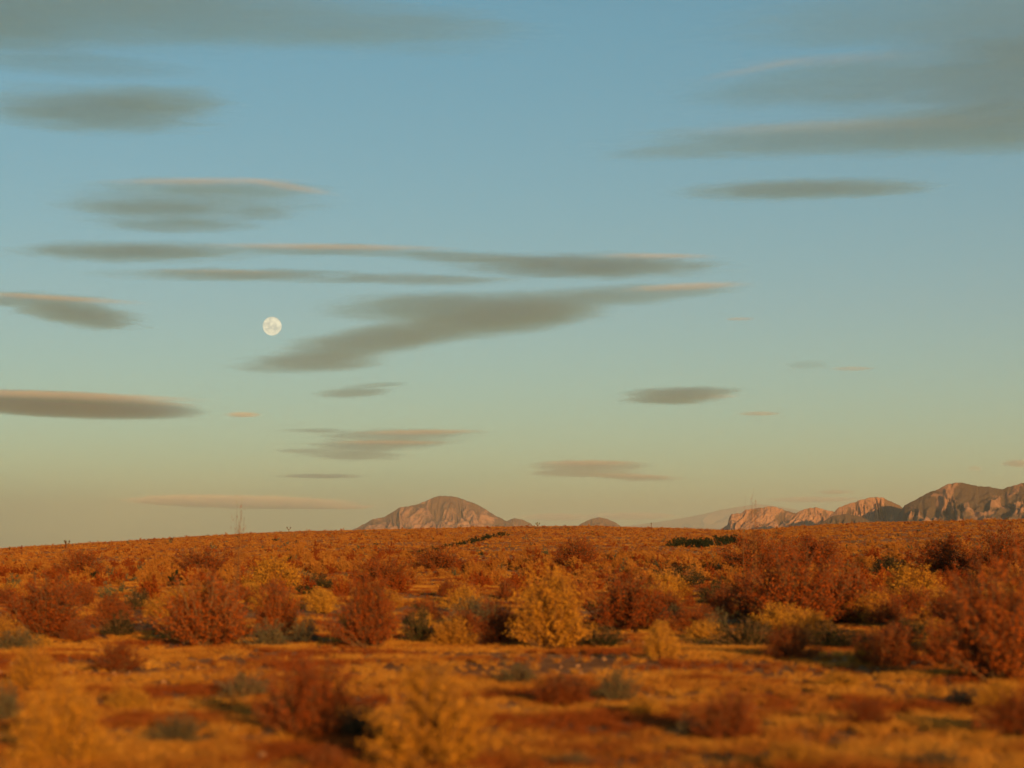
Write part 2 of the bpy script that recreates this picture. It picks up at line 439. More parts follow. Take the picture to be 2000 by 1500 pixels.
def make_shrub(kind, seed, n_stem, n_twig, n_leaf, leaf, stem_r):
    g = np.random.default_rng(seed)
    # uneven dome: radius and height vary with direction
    lob = g.uniform(0, 2 * np.pi, 3)
    ph = g.uniform(0, 2 * np.pi, n_stem)
    if kind == 'rust':      # open, vase shaped
        th = np.radians(5 + 75 * g.uniform(0, 1, n_stem) ** 0.75); lenf = g.uniform(0.5, 1.0, n_stem) ** 0.8
    elif kind == 'amber':   # dense dome of upright stems
        th = np.radians(80 * g.uniform(0, 1, n_stem) ** 0.65); lenf = g.uniform(0.75, 1.0, n_stem)
    elif kind == 'wispy':   # a few long upright wands
        th = np.radians(4 + 30 * g.uniform(0, 1, n_stem)); lenf = g.uniform(0.7, 1.0, n_stem)
    elif kind == 'sage':    # low mound
        th = np.radians(82 * g.uniform(0, 1, n_stem) ** 0.6); lenf = g.uniform(0.6, 1.0, n_stem)
    else:
        th = np.radians(85 * g.uniform(0, 1, n_stem) ** 0.55); lenf = g.uniform(0.7, 1.0, n_stem)
    bump = 1 + 0.16 * np.sin(2 * ph + lob[0]) + 0.13 * np.sin(3 * ph + lob[1]) + 0.10 * np.sin(5 * ph + lob[2])
    tip = np.stack([0.50 * np.sin(th) * np.cos(ph) * bump, 0.50 * np.sin(th) * np.sin(ph) * bump, np.cos(th) * (0.88 + 0.12 * bump) + 0.04], -1) * lenf[:, None]
    base = np.stack([g.normal(0, 0.035, n_stem), g.normal(0, 0.035, n_stem), np.full(n_stem, -0.04)], -1)
    t = np.linspace(0, 1, 5)[None, :, None]
    mid = base * 0.5 + tip * 0.5; mid[:, 2] *= 0.78; mid[:, :2] *= 1.12
    P = (1 - t) ** 2 * base[:, None] + 2 * t * (1 - t) * mid[:, None] + t ** 2 * tip[:, None]
    P[:, 1:-1] += g.normal(0, 0.012, (n_stem, 3, 3))
    rad = stem_r * np.linspace(1, 0.35, 5)[None, :] * g.uniform(0.6, 1.3, (n_stem, 1))
    SV, SQ = tubes(P, rad)
    # twigs
    k = g.integers(0, n_stem, n_twig); tt = g.uniform(0.22, 1.0, n_twig) ** (0.7 if kind == 'rust' else 0.8)
    f = tt * 4; i0 = np.clip(f.astype(int), 0, 3); fr = (f - i0)[:, None]
    o = P[k, i0] * (1 - fr) + P[k, i0 + 1] * fr
    d = tip[k] / (np.linalg.norm(tip[k], axis=1, keepdims=True) + 1e-6) + g.normal(0, 0.55, (n_twig, 3)); d[:, 2] += 0.45
    d /= np.linalg.norm(d, axis=1, keepdims=True)
    L = g.uniform(0.07, 0.20, n_twig)[:, None] * (1.0 if kind in ('rust', 'amber') else 0.7)
    TP = np.stack([o, o + d * L * 0.55 + g.normal(0, 0.008, (n_twig, 3)), o + d * L], 1)
    TV, TQ = tubes(TP, np.full((n_twig, 3), stem_r * 0.32) * np.array([1, 0.8, 0.4]))
    # leaves along the twigs
    kk = g.integers(0, n_twig, n_leaf); s = g.uniform(0.15, 1.1, n_leaf)[:, None]
    c = TP[kk, 0] * (1 - s) + TP[kk, 2] * s + g.normal(0, 0.016, (n_leaf, 3))
    c[:, 2] = np.maximum(c[:, 2], 0.01)
    LV, LQ = leaves(c, leaf, g, 0.8 if kind == 'amber' else 0.2, 0.30 if kind == 'amber' else 0.42)
    clump = g.uniform(0, 1, n_stem)
    tint = np.clip(0.5 * clump[k[kk]] + 0.5 * g.uniform(0, 1, n_leaf), 0, 1)
    V = np.vstack([SV, TV]); Q = np.vstack([SQ, TQ + len(SV)])
    return V, Q, LV, LQ, tint

FOL = {'rust': M_RUST, 'amber': M_AMBER, 'sage': M_SAGE, 'green': M_GREEN, 'wispy': M_STRAW}
PARAM = {'rust': (110, 1300, 12000, 0.0150, 0.0075), 'amber': (170, 1500, 16000, 0.0185, 0.005), 'sage': (100, 900, 8500, 0.0145, 0.007), 'green': (100, 900, 9000, 0.0165, 0.009), 'wispy': (16, 110, 520, 0.010, 0.004)}
NEAR, MID, FAR = {}, {}, {}
for ki, kind in enumerate(FOL):
    NEAR[kind], MID[kind], FAR[kind] = [], [], []
    for v in range(4):
        V, Q, LV, LQ, ti = make_shrub(kind, 100 * ki + v, *PARAM[kind])
        NEAR[kind].append((mesh_np("shrub_stems", V, Q, M_STEM, False, np.full(len(Q), 0.5)), mesh_np("shrub_foliage", LV, LQ, FOL[kind], False, ti)))
    for v in range(4):
        for tab, mul, ls in ((MID, 0.22, 1.9), (FAR, 0.055, 3.2)):
            a, b, c, d, e = PARAM[kind]
            V, Q, LV, LQ, ti = make_shrub(kind, 100 * ki + 50 + v, max(7, int(a * mul)), max(20, int(b * mul * 0.7)), int(c * mul), d * ls, e * 1.6)
            me = mesh_np("shrub", np.vstack([V, LV]), np.vstack([Q, LQ + len(V)]), M_STRAW if kind == 'amber' else FOL[kind], False, np.concatenate([np.full(len(Q), 0.15), ti]))
            tab[kind].append(me)

PLACED = []           # x, y, radius of what already stands
def shrub(px, py, wpx, hpx, kind, label, var=None, group=None):
    x, y, r = ground_hit(px, py)
    s = r / FPX
    W, Hh = wpx * s, hpx * s
    put_shrub(x, y, W, Hh, kind, label, var, group)

def put_shrub(x, y, W, Hh, kind, label, var=None, group=None, detail=True, rot=None):
    z = float(ground_z(x, y)) - 0.02
    v = random.randrange(4) if var is None else var
    rot = random.uniform(0, 6.28) if rot is None else rot
    if detail:
        e = bpy.data.objects.new("desert_shrub", None); COL.objects.link(e)
        e.empty_display_size = 0.2
        st, fo = NEAR[kind][v]
        obj("stems", st, e); obj("foliage", fo, e)
    else:
        e = obj("desert_shrub", MID[kind][v])
    e.location = (x, y, z); e.rotation_euler = (0, 0, rot); e.scale = (W, W, Hh)
    tag(e, label, "shrub", group or "desert shrubs of the scrub plain")
    PLACED.append((x, y, W * 0.5))
random.seed(5)

# shrubs that can be told apart, and dark ones added for shaded gaps: base point in the photograph, width and height in its pixels
for a in [
    (840, 1506, 270, 215, 'amber', "largest golden shrub in the front, below the broad peak"),
    (608, 1444, 215, 175, 'rust', "dark red-brown shrub just left of the largest golden shrub"),
    (118, 1490, 200, 155, 'amber', "big golden shrub in the lower left corner"),
    (60, 1350, 110, 85, 'amber', "small golden shrub behind the big one in the lower left corner"),
    (344, 1452, 140, 65, 'sage', "low olive shrub between lower left golden shrub and red-brown shrub"),
    (14, 1405, 80, 75, 'sage', "grey-green shrub cut by the left edge of the picture"),
    (478, 1365, 130, 60, 'sage', "low grey-green shrub up and left of the red-brown front shrub"),
    (400, 1262, 240, 150, 'rust', "wide orange-brown shrub in the middle row left of the moon's column"),
    (540, 1250, 130, 125, 'rust', "orange-brown shrub adjoining the right side of the wide one"),
    (85, 1245, 210, 125, 'rust', "dark rust shrub at the left end of the middle row"),
    (215, 1228, 90, 70, 'rust', "small dark rust shrub right of the one ending the middle row"),
    (270, 1190, 60, 45, 'green', "little green shrub behind the left middle row"),
    (596, 1258, 75, 62, 'sage', "small olive shrub between two orange-brown shrubs in the middle row"),
    (716, 1266, 150, 150, 'rust', "tall orange-brown shrub in the middle row left of the green one"),
    (818, 1258, 85, 85, 'green', "dark green shrub added for shade in the middle row below the peak's left foot"),  # added where a neighbour's shadow lies
    (925, 1222, 130, 65, 'sage', "wide olive shrub behind the middle row, below the peak"),
    (885, 1266, 95, 62, 'amber', "small golden shrub in front of the wide olive shrub"),
    (1078, 1268, 175, 155, 'amber', "rounded golden shrub standing alone in the centre of the middle row"),
    (975, 1262, 110, 95, 'rust', "rust shrub against the left side of the rounded golden shrub"),
    (1225, 1232, 210, 120, 'rust', "broad red-brown shrub right of the rounded golden shrub"),
    (1290, 1288, 80, 75, 'amber', "small upright golden shrub below the broad red-brown one"),
    (1398, 1244, 66, 62, 'sage', "pale grey-green round shrub in the shaded gap right of centre"),
    (1545, 1226, 240, 160, 'rust', "tall dark red shrub right of the pale grey-green one"),
    (1655, 1220, 180, 130, 'rust', "dark red shrub adjoining the tall one on its right"),
    (1545, 1288, 115, 75, 'rust', "low red shrub in front of the tall dark red shrub"),
    (1705, 1222, 120, 66, 'amber', "golden shrub at the foot of the right dark red shrubs"),
    (1780, 1180, 130, 75, 'amber', "golden shrub behind the dark red shrubs towards the right"),
    (1850, 1302, 130, 95, 'rust', "orange shrub left of the great red shrub at the right edge"),
    (1955, 1330, 280, 240, 'rust', "great dark red shrub at the right edge"),
    (2060, 1290, 240, 225, 'rust', "dark red shrub half cut off by the right edge"),
    (1955, 1388, 105, 62, 'amber', "low golden shrub in front of the great red shrub"),
    (1885, 1382, 85, 48, 'sage', "low grey-green shrub left of the low golden one at right"),
    (1830, 1508, 165, 52, 'sage', "flat olive shrub at the bottom near the right corner"),
    (1350, 1440, 80, 52, 'sage', "flat olive shrub beside the low red front shrub"),
    (1425, 1448, 160, 105, 'rust', "low red shrub in the open right foreground"),
    (1008, 1338, 120, 52, 'sage', "low grey-green shrub right of the largest golden shrub's top"),
    (1208, 1370, 120, 72, 'sage', "grey-green shrub in the middle of the open foreground"),
    (1095, 1378, 165, 62, 'rust', "low brown shrub left of the central grey-green shrub"),
    (1260, 1400, 90, 45, 'amber', "low golden shrub right of the central grey-green shrub"),
    (250, 1392, 90, 55, 'amber', "low golden shrub right of the lower left corner shrubs"),
    (1640, 1345, 90, 36, 'amber', "tiny golden shrub alone on the open right foreground"),
    (1120, 1500, 110, 40, 'sage', "flat olive shrub at the bottom right of the largest golden shrub"),
    (1990, 1440, 170, 100, 'rust', "low dark red shrub in the lower right corner area"),
    (1740, 1300, 150, 85, 'rust', "low dark red shrub left of the orange shrub at right"),
    (1690, 1420, 120, 60, 'rust', "flat rust shrub alone in the lower right foreground"),
    (1560, 1500, 130, 55, 'amber', "low golden shrub at the bottom between red and olive shrubs"),
    (640, 1510, 140, 60, 'rust', "low rust shrub at the bottom left of the largest golden shrub"),
    (230, 1310, 110, 60, 'rust', "low rust shrub on the bare strip at left"),
    (1462, 1264, 150, 60, 'green', "dark green shrub added for gap shade beside the pale grey-green round shrub"),  # this run of green shrubs is added to stand for dark shaded gaps
    (1625, 1270, 160, 58, 'green', "low dark green shrub added for shade below the right dark red shrubs"),
    (1765, 1258, 140, 55, 'green', "dark green shrub added for shade between the red shrubs right of the golden one"),
    (1178, 1264, 110, 46, 'green', "low dark green shrub added for shade right of the rounded golden shrub"),
    (232, 1242, 80, 50, 'green', "dark green shrub added for shade at the foot of the small dark rust shrub"),
    (700, 1452, 100, 92, 'green', "dark green shrub added as the shadow between red-brown and largest golden shrub"),
    (560, 1392, 110, 48, 'green', "low dark green shrub added for shade up and left of the red-brown front shrub"),
    (1110, 1352, 90, 40, 'green', "low dark green shrub added for shade behind the low brown shrub in the foreground"),
    (1700, 1296, 90, 46, 'amber', "small golden shrub in front of the low dark green right shrub"),
    (160, 1128, 110, 56, 'rust', "rust shrub on the far side of the bare strip at left"),
    (532, 1158, 120, 70, 'amber', "golden shrub behind the middle row under the moon"),
    (624, 1150, 60, 34, 'green', "small dark green shrub behind the middle row left of the peak"),
    (855, 1112, 120, 50, 'rust', "rust shrub at the foot of the diagonal dark line"),
    (1126, 1108, 120, 62, 'rust', "rust shrub on the far plain below the lone knoll"),
    (1482, 1118, 170, 84, 'rust', "wide rust shrub before the dark green thicket's right end"),
    (1590, 1112, 130, 72, 'rust', "rust shrub on the plain below the tan knoll"),
    (1850, 1120, 160, 84, 'rust', "wide rust shrub on the plain below the tallest range"),
    (1960, 1130, 160, 105, 'rust', "tall rust shrub behind the great red shrub"),
    (1320, 1150, 120, 54, 'green', "green shrub behind the broad red-brown shrub"),
    (1300, 1172, 90, 52, 'amber', "golden shrub before the green one right of centre"),
    (1735, 1122, 90, 40, 'green', "flat green shrub far behind the right dark red shrubs"),
    (740, 1150, 140, 66, 'rust', "rust shrub behind the tall orange-brown middle shrub"),
    (400, 1120, 130, 52, 'rust', "rust shrub on the far side of the plain at left"),
]:
    shrub(*a)

# ------------------------------------------------------------------ scattered scrub
def scatter(n, r0, r1, az_deg, g, power):
    u = g.uniform(0, 1, n)
    r = (r0 ** power + u * (r1 ** power - r0 ** power)) ** (1 / power)
    az = np.radians(g.uniform(-az_deg, az_deg, n))
    return r * np.sin(az), r * np.cos(az), r

g = np.random.default_rng(31)
cand = []
# belt of shrubs on the plain beyond the bare foreground
x, y, r = scatter(1500, 41, 190, 17.0, g, 1.7)
keep = perlin(x / 16, y / 16, 77) + g.uniform(-0.5, 0.5, len(x)) > -0.25
x, y, r = x[keep], y[keep], r[keep]
for xi, yi, ri in zip(x, y, r):
    if any((xi - a) ** 2 + (yi - b) ** 2 < (c + 0.45) ** 2 for a, b, c in PLACED): continue
    right = math.degrees(math.atan2(xi, yi)) > 6
    kind = g.choice(['rust', 'amber', 'sage', 'green'], p=[0.62, 0.27, 0.08, 0.03] if right else [0.46, 0.40, 0.10, 0.04])
    Wd = g.uniform(0.55, 1.5) * (1.25 if right else 1.0); Hh = Wd * g.uniform(0.45, 0.7)
    if kind == 'rust': Hh = min(Wd * g.uniform(0.5, 0.8), 1.3 if right else 0.95)
    if kind == 'sage': Hh = Wd * 0.5
    cand.append((xi, yi, ri, Wd, Hh, kind))
    PLACED.append((xi, yi, Wd * 0.32))
cand.sort(key=lambda c: -c[4] * c[3] / c[2] ** 2)
NAMES = {'rust': "rust-brown shrub", 'amber': "golden shrub", 'sage': "grey-green shrub", 'green': "dark green shrub"}
MARKS = [(230, "near the left edge"), (420, "left of the moon's column"), (620, "below the moon"), (780, "below the peak's left foot"), (950, "below the broad peak"),
         (1110, "below the peak's right foot"), (1290, "below the lone knoll"), (1460, "below the dark thicket"), (1640, "below the mesa"), (1780, "below the rocky dome"), (9999, "below the tallest range")]
ORD = ["leftmost", "second", "third", "fourth", "fifth", "sixth", "seventh", "eighth", "ninth", "tenth", "eleventh", "twelfth", "thirteenth", "fourteenth", "fifteenth", "sixteenth", "seventeenth", "eighteenth", "nineteenth", "twentieth", "twenty-first", "twenty-second", "twenty-third", "twenty-fourth"]
N_IND = 235
count = {}
for (xi, yi, ri, Wd, Hh, kind) in sorted(cand[:N_IND], key=lambda c: c[0] / c[1]):
    px = CX + FPX * xi / yi
    mark = next(t for lim, t in MARKS if px < lim)
    depth = "front" if ri < 70 else ("middle" if ri < 110 else "back")
    key = (mark, depth, kind); count[key] = count.get(key, 0) + 1
    lab = ("%s %s, %s of scrub belt %s" if count[key] == 1 else "%s %s from left, %s of scrub belt %s") % (ORD[min(count[key], 24) - 1], NAMES[kind], depth, mark)
    put_shrub(xi, yi, Wd, Hh, kind, lab, group="shrubs of the belt behind the bare foreground", detail=ri < 75)
rest = cand[N_IND:]

def instancer(name, sources, X, Y, Z, rot, scl, idx, sclz=None):
    col = bpy.data.collections.new(name + "_sources")
    for i, me in enumerate(sources):
        col.objects.link(bpy.data.objects.new("%s_source_%02d" % (name, i), me))
    me = bpy.data.meshes.new(name)
    me.vertices.add(len(X)); me.vertices.foreach_set("co", np.stack([X, Y, Z], -1).astype(np.float32).ravel())
    sclz = scl if sclz is None else sclz
    for nm, typ, dat in (("rot", 'FLOAT', rot), ("idx", 'INT', idx)):
        at = me.attributes.new(nm, typ, 'POINT'); at.data.foreach_set("value", np.asarray(dat, np.float32 if typ == 'FLOAT' else np.int32))
    at = me.attributes.new("scl", 'FLOAT_VECTOR', 'POINT'); at.data.foreach_set("vector", np.stack([scl, scl, sclz], -1).astype(np.float32).ravel())
    o = obj(name, me)
    ng = bpy.data.node_groups.new(name + "_scatter", 'GeometryNodeTree')
    ng.interface.new_socket("Geometry", in_out='INPUT', socket_type='NodeSocketGeometry')
    ng.interface.new_socket("Geometry", in_out='OUTPUT', socket_type='NodeSocketGeometry')
    N, L = ng.nodes, ng.links
    gi, go = N.new("NodeGroupInput"), N.new("NodeGroupOutput")
    ip = N.new("GeometryNodeInstanceOnPoints")
    ci = N.new("GeometryNodeCollectionInfo"); ci.inputs[0].default_value = col
    ci.inputs["Separate Children"].default_value = True; ci.inputs["Reset Children"].default_value = True
    def na(nm, typ):
        q = N.new("GeometryNodeInputNamedAttribute"); q.data_type = typ; q.inputs[0].default_value = nm; return q.outputs[0]
    cx = N.new("ShaderNodeCombineXYZ"); L.new(na("rot", 'FLOAT'), cx.inputs[2])
    er = N.new("FunctionNodeEulerToRotation"); L.new(cx.outputs[0], er.inputs[0])
    L.new(gi.outputs[0], ip.inputs["Points"]); L.new(ci.outputs[0], ip.inputs["Instance"])
    ip.inputs["Pick Instance"].default_value = True
    L.new(na("idx", 'INT'), ip.inputs["Instance Index"]); L.new(er.outputs[0], ip.inputs["Rotation"]); L.new(na("scl", 'FLOAT_VECTOR'), ip.inputs["Scale"])
    L.new(ip.outputs[0], go.inputs[0])
    md = o.modifiers.new("scatter", 'NODES'); md.node_group = ng
    return o

# the far slope and whatever of the belt is too small to single out
g = np.random.default_rng(51)
X, Y, RR = scatter(80000, 120, 880, 17.5, g, 1.5)
den = perlin(X / 26, Y / 26, 3) + 0.5 * perlin(X / 9, Y / 9, 13)
k = den + g.uniform(-0.55, 0.55, len(X)) > -0.28
X, Y, RR = X[k], Y[k], RR[k]
kinds = ['rust', 'amber', 'sage', 'green']
pk = g.choice(4, len(X), p=[0.24, 0.66, 0.08, 0.02])
wd = 0.26 + 0.62 * g.uniform(0, 1, len(X)) ** 1.8 + 0.9 * (g.uniform(0, 1, len(X)) > 0.965); hh = wd * g.uniform(0.45, 0.8, len(X))
idx = pk * 4 + g.integers(0, 4, len(X))
rx = np.array([c[0] for c in rest]); ry = np.array([c[1] for c in rest])
idx2 = np.array([kinds.index(c[5]) * 4 + 16 + i % 4 for i, c in enumerate(rest)])
src = [m for kd in kinds for m in FAR[kd]] + [m for kd in kinds for m in MID[kd]]
near_far = RR < 230
idx = np.where(near_far, idx + 16, idx)
XX = np.concatenate([X, rx]); YY = np.concatenate([Y, ry])
o = instancer("desert_scrub", src, XX, YY, ground_z(XX, YY) - 0.03, g.uniform(0, 6.28, len(XX)),
              np.concatenate([wd, [c[3] for c in rest]]), np.concatenate([idx, idx2]), np.concatenate([hh, [c[4] for c in rest]]))
tag(o, "low rust and golden scrub covering the far slope up to the skyline", "scrub", kind="stuff")

# dark green thicket on the slope; shrub line added for a shaded diagonal gully bank
def green_run(pts, n, wpx, hpx, lab, seed, spread):
    g = np.random.default_rng(seed)
    p = np.array(pts, float)
    for i in range(n):
        t = (i + 0.5) / n
        px = np.interp(t, np.linspace(0, 1, len(p)), p[:, 0]) + g.normal(0, spread); py = np.interp(t, np.linspace(0, 1, len(p)), p[:, 1]) + g.normal(0, spread * 0.25)
        x, y, r = ground_hit(px, py)
        s = r / FPX * g.uniform(0.75, 1.25)
        put_shrub(x, y, wpx * s, hpx * s, 'green', lab, group=lab, detail=False)
green_run([(1318, 1068), (1360, 1069), (1400, 1066), (1438, 1060)], 34, 32, 17, "dark green shrub of the dense thicket on the right slope", 3, 5)
green_run([(800, 1086), (850, 1077), (900, 1066), (945, 1054), (990, 1046)], 28, 20, 10, "dark green shrub added for the shaded diagonal bank below the peak", 4, 3)  # shrubs stand in for the shade of a gully bank

# ------------------------------------------------------------------ dry grass and stones
def grass_mesh(seed, n):
    g = np.random.default_rng(seed)
    b = np.stack([g.normal(0, 0.18, n), g.normal(0, 0.18, n), np.full(n, -0.03)], -1)
    d = np.stack([g.normal(0, 0.35, n), g.normal(0, 0.35, n), g.uniform(0.5, 1.0, n)], -1)
    s = np.cross(d, g.normal(size=(n, 3))); s /= np.linalg.norm(s, axis=1, keepdims=True)
    wv = 0.022
    V = np.stack([b - s * wv, b + s * wv, b + d * 0.6 + s * wv * 0.7, b + d * 0.6 - s * wv * 0.7, b + d * np.array([1.25, 1.25, 1.0]) , b + d * np.array([1.25, 1.25, 1.0]) + s * 0.004], 1).reshape(-1, 3)
    i = np.arange(n)[:, None] * 6
    Q = np.vstack([i + np.array([[0, 1, 2, 3]]), i + np.array([[3, 2, 5, 4]])])
    t = g.uniform(0, 1, n)
    return mesh_np("grass_tuft", V, Q, M_GRASS, False, np.concatenate([t, t]))
g = np.random.default_rng(61)
X, Y, RR = scatter(95000, 11, 135, 18.5, g, 1.15)
k = perlin(X / 4.5, Y / 4.5, 23) * 0.9 + perlin(X / 14, Y / 14, 29) + g.uniform(-0.5, 0.5, len(X)) > -0.42
X, Y = X[k], Y[k]
sc = g.uniform(0.05, 0.13, len(X)) * (1 + 0.5 * perlin(X / 3.0, Y / 3.0, 41))
XF, YF, RF = scatter(70000, 110, 860, 17.5, g, 1.35)       # sparser, larger clumps out on the slope
sc = np.concatenate([sc, g.uniform(0.12, 0.26, len(XF)) * (0.8 + RF / 900)])
X = np.concatenate([X, XF]); Y = np.concatenate([Y, YF])
o = instancer("dry_grass", [grass_mesh(s, 46) for s in range(4)], X, Y, ground_z(X, Y), g.uniform(0, 6.28, len(X)), sc * 1.5, g.integers(0, 4, len(X)), sc)
tag(o, "short dry straw-coloured grass covering the ground between the shrubs", "grass", kind="stuff")

def stone_mesh(seed):
    import bmesh
    bm = bmesh.new(); bmesh.ops.create_icosphere(bm, subdivisions=2, radius=0.5)
    g = np.random.default_rng(seed)
    f = g.uniform(0.6, 1.0, 3)
    for v in bm.verts:
        p = np.array(v.co)
        q = 1 + 0.35 * float(perlin(p[0] * 2 + seed, p[1] * 2 + p[2] * 1.7, seed))
        v.co = p * q * f
    me = bpy.data.meshes.new("stone"); bm.to_mesh(me); bm.free()
    me.materials.append(M_STONE)
    return me
M_STONE, _n, _l, _b = mat_new("stone")
_oi = _n.new("ShaderNodeObjectInfo"); _r = ramp(_n, [(0, (0.16, 0.10, 0.06)), (0.6, (0.24, 0.13, 0.07)), (1, (0.30, 0.18, 0.10))])
_l.new(_oi.outputs["Random"], _r.inputs[0]); _l.new(_r.outputs[0], _b.inputs["Base Color"])
X, Y, RR = scatter(3500, 12, 90, 18.5, g, 1.2)
sc = 0.025 + 0.10 * g.uniform(0, 1, len(X)) ** 5
o = instancer("stones", [stone_mesh(s) for s in range(5)], X, Y, ground_z(X, Y) + sc * 0.1, g.uniform(0, 6.28, len(X)), sc, g.integers(0, 5, len(X)))
tag(o, "small scattered stones lying on the sandy ground", "stones", kind="stuff")

# ------------------------------------------------------------------ yuccas and dry stalks
M_TRUNK = foliage_mat("yucca_trunk", [(0, (0.10, 0.065, 0.04)), (1, (0.2, 0.13, 0.08))], 0)
M_BLADE = foliage_mat("yucca_blade", [(0, (0.12, 0.09, 0.035)), (1, (0.22, 0.16, 0.06))])
def blades(c, n, length, g, spread=1.0):
    d = g.normal(size=(n, 3)); d[:, 2] = np.abs(d[:, 2]) * 0.9 + 0.1 * spread; d /= np.linalg.norm(d, axis=1, keepdims=True)
    s = np.cross(d, [0, 0, 1.0]); s /= np.linalg.norm(s, axis=1, keepdims=True) + 1e-9
    L = length * g.uniform(0.7, 1.1, (n, 1)); wv = length * 0.06
    V = np.stack([c - s * wv, c + s * wv, c + d * L * 0.6 + s * wv * 0.8, c + d * L, c + d * L * 0.6 - s * wv * 0.8], 1).reshape(-1, 3)
    i = np.arange(n)[:, None] * 5
    Q = np.vstack([i + np.array([[0, 1, 2, 4]]), i + np.array([[4, 2, 3, 3]])])
    return V, np.vstack([i + np.array([[0, 1, 2]]), i + np.array([[0, 2, 4]]), i + np.array([[4, 2, 3]])])

def yucca(px, py, hpx, label, seed, heads):
    g = np.random.default_rng(seed)
    x, y, r = ground_hit(px, py)
    h = hpx * r / FPX
    e = bpy.data.objects.new("yucca", None); COL.objects.link(e); e.location = (x, y, float(ground_z(x, y)) - 0.03)
    P, tops = [], []
    t = np.linspace(0, 1, 5)[:, None]
    fork = np.array([0, 0, h * 0.45])
    P.append(np.array([[0, 0, -0.05]]) * (1 - t) + fork * t)
    for i in range(heads):
        a = 2 * math.pi * i / heads + 0.4
        tip = np.array([math.cos(a) * h * 0.30 * (heads > 1), math.sin(a) * h * 0.2 * (heads > 1), h * g.uniform(0.72, 0.84)])
        P.append(fork * (1 - t) + tip * t + np.array([[0, 0, 0.0]]) + np.array([tip[0] * 0.25, tip[1] * 0.25, 0]) * np.sin(t * math.pi)); tops.append(tip)
    V, Q = tubes(np.array(P), np.full((len(P), 5), h * 0.055), 6)
    obj("trunk", mesh_np("yucca_trunk", V, Q, M_TRUNK, True, np.full(len(Q), 0.5)), e)
    for tp in tops:
        V, T = blades(tp, 70, h * 0.24, g)
        obj("leaf_head", mesh_np("yucca_head", V, T, M_BLADE, False, g.uniform(0, 1, len(T))), e)
    tag(e, label, "yucca", "small yuccas along the skyline")
yucca(130, 1072, 17, "forked yucca standing out on the left skyline", 1, 3)
yucca(564, 1040, 12, "small yucca on the skyline just left of the peak", 2, 2)
yucca(1050, 1032, 12, "small yucca on the skyline right of the peak", 3, 3)
yucca(1272, 1034, 13, "small yucca on the skyline left of the far pale ridge", 4, 1)

def stalk(px, py, top_row, label, seed, head=True):
    """tall dry flower stalk rising from a rosette"""
    g = np.random.default_rng(seed)
    x, y, r = ground_hit(px, py)
    z = float(ground_z(x, y)) - 0.02
    h = EYE + r * math.tan(elev(top_row)) - z
    e = bpy.data.objects.new("dry_stalk_plant", None); COL.objects.link(e); e.location = (x, y, z)
    t = np.linspace(0, 1, 9)
    P = np.stack([0.06 * h * t ** 2 * g.uniform(-0.6, 0.6), 0.03 * t, t * h], -1)[None]
    V, Q = tubes(P, np.linspace(0.012, 0.005, 9)[None], 6)
    obj("stalk", mesh_np("dry_stalk", V, Q, M_TRUNK, True, np.full(len(Q), 0.9)), e)
    V, T = blades(np.array([0, 0, 0.08]), 90, 0.55, g)
    obj("rosette", mesh_np("rosette", V, T, M_BLADE, False, g.uniform(0, 1, len(T))), e)
    if head:
        n = 70
        tt = 1 - 0.33 * g.uniform(0, 1, n) ** 1.1
        c = np.stack([np.interp(tt, t, P[0, :, 0]), np.interp(tt, t, P[0, :, 1]), tt * h], -1)
        rr = 0.20 * np.clip((1.03 - tt) / 0.14, 0.15, 1) * np.clip((tt - 0.62) / 0.10, 0.3, 1)
        a = g.uniform(0, 6.28, n); c += np.stack([np.cos(a) * rr * g.uniform(0.2, 1, n), np.sin(a) * rr * g.uniform(0.2, 1, n), g.normal(0, 0.02, n)], -1)
        V, Q = leaves(c, 0.026, g, 0.6, 0.6)
        obj("seed_head", mesh_np("seed_head", V, Q, M_RUST, False, g.uniform(0, 1, n)), e)
    tag(e, label, "dry stalk", "tall dry stalks above the scrub")
for a in ((460, 1190, 62, 215, 'wispy', "tall sparse shrub whose twigs reach the sky below the long pink cloud"),
          (1472, 1185, 60, 215, 'wispy', "tall sparse shrub whose twigs rise in front of the mesa")):
    shrub(*a)
stalk(1452, 1120, 1008, "thin dry stalk at the mesa's left side", 7, False)
stalk(1952, 1110, 994, "thin dry stalk in front of the tallest range at right", 8, False)

# ------------------------------------------------------------------ haze
def make_haze():
    m = bpy.data.materials.new("haze_air"); m.use_nodes = True
    n, l = m.node_tree.nodes, m.node_tree.links
    n.remove(n["Principled BSDF"])
    v = n.new("ShaderNodeVolumePrincipled")
    v.inputs["Color"].default_value = (0.89, 0.99, 0.88, 1)
    v.inputs["Density"].default_value = 3.3e-5
    v.inputs["Density Attribute"].default_value = ""
    v.inputs["Anisotropy"].default_value = 0.25
    l.new(v.outputs[0], n["Material Output"].inputs["Volume"])
    m.cycles.homogeneous_volume = True
    x0, x1, y0, y1, z0, z1 = -63000, 63000, -63000, 63500, -45, 1420
    V = [(x, y, z) for z in (z0, z1) for y in (y0, y1) for x in (x0, x1)]
    Q = [(0, 2, 3, 1), (4, 5, 7, 6), (0, 1, 5, 4), (2, 6, 7, 3), (0, 4, 6, 2), (1, 3, 7, 5)]
    o = obj("haze", mesh_np("haze", V, Q, m))
    tag(o, "thin pale evening haze lying over the whole plain", "haze", kind="stuff")
if USE_HAZE: make_haze()

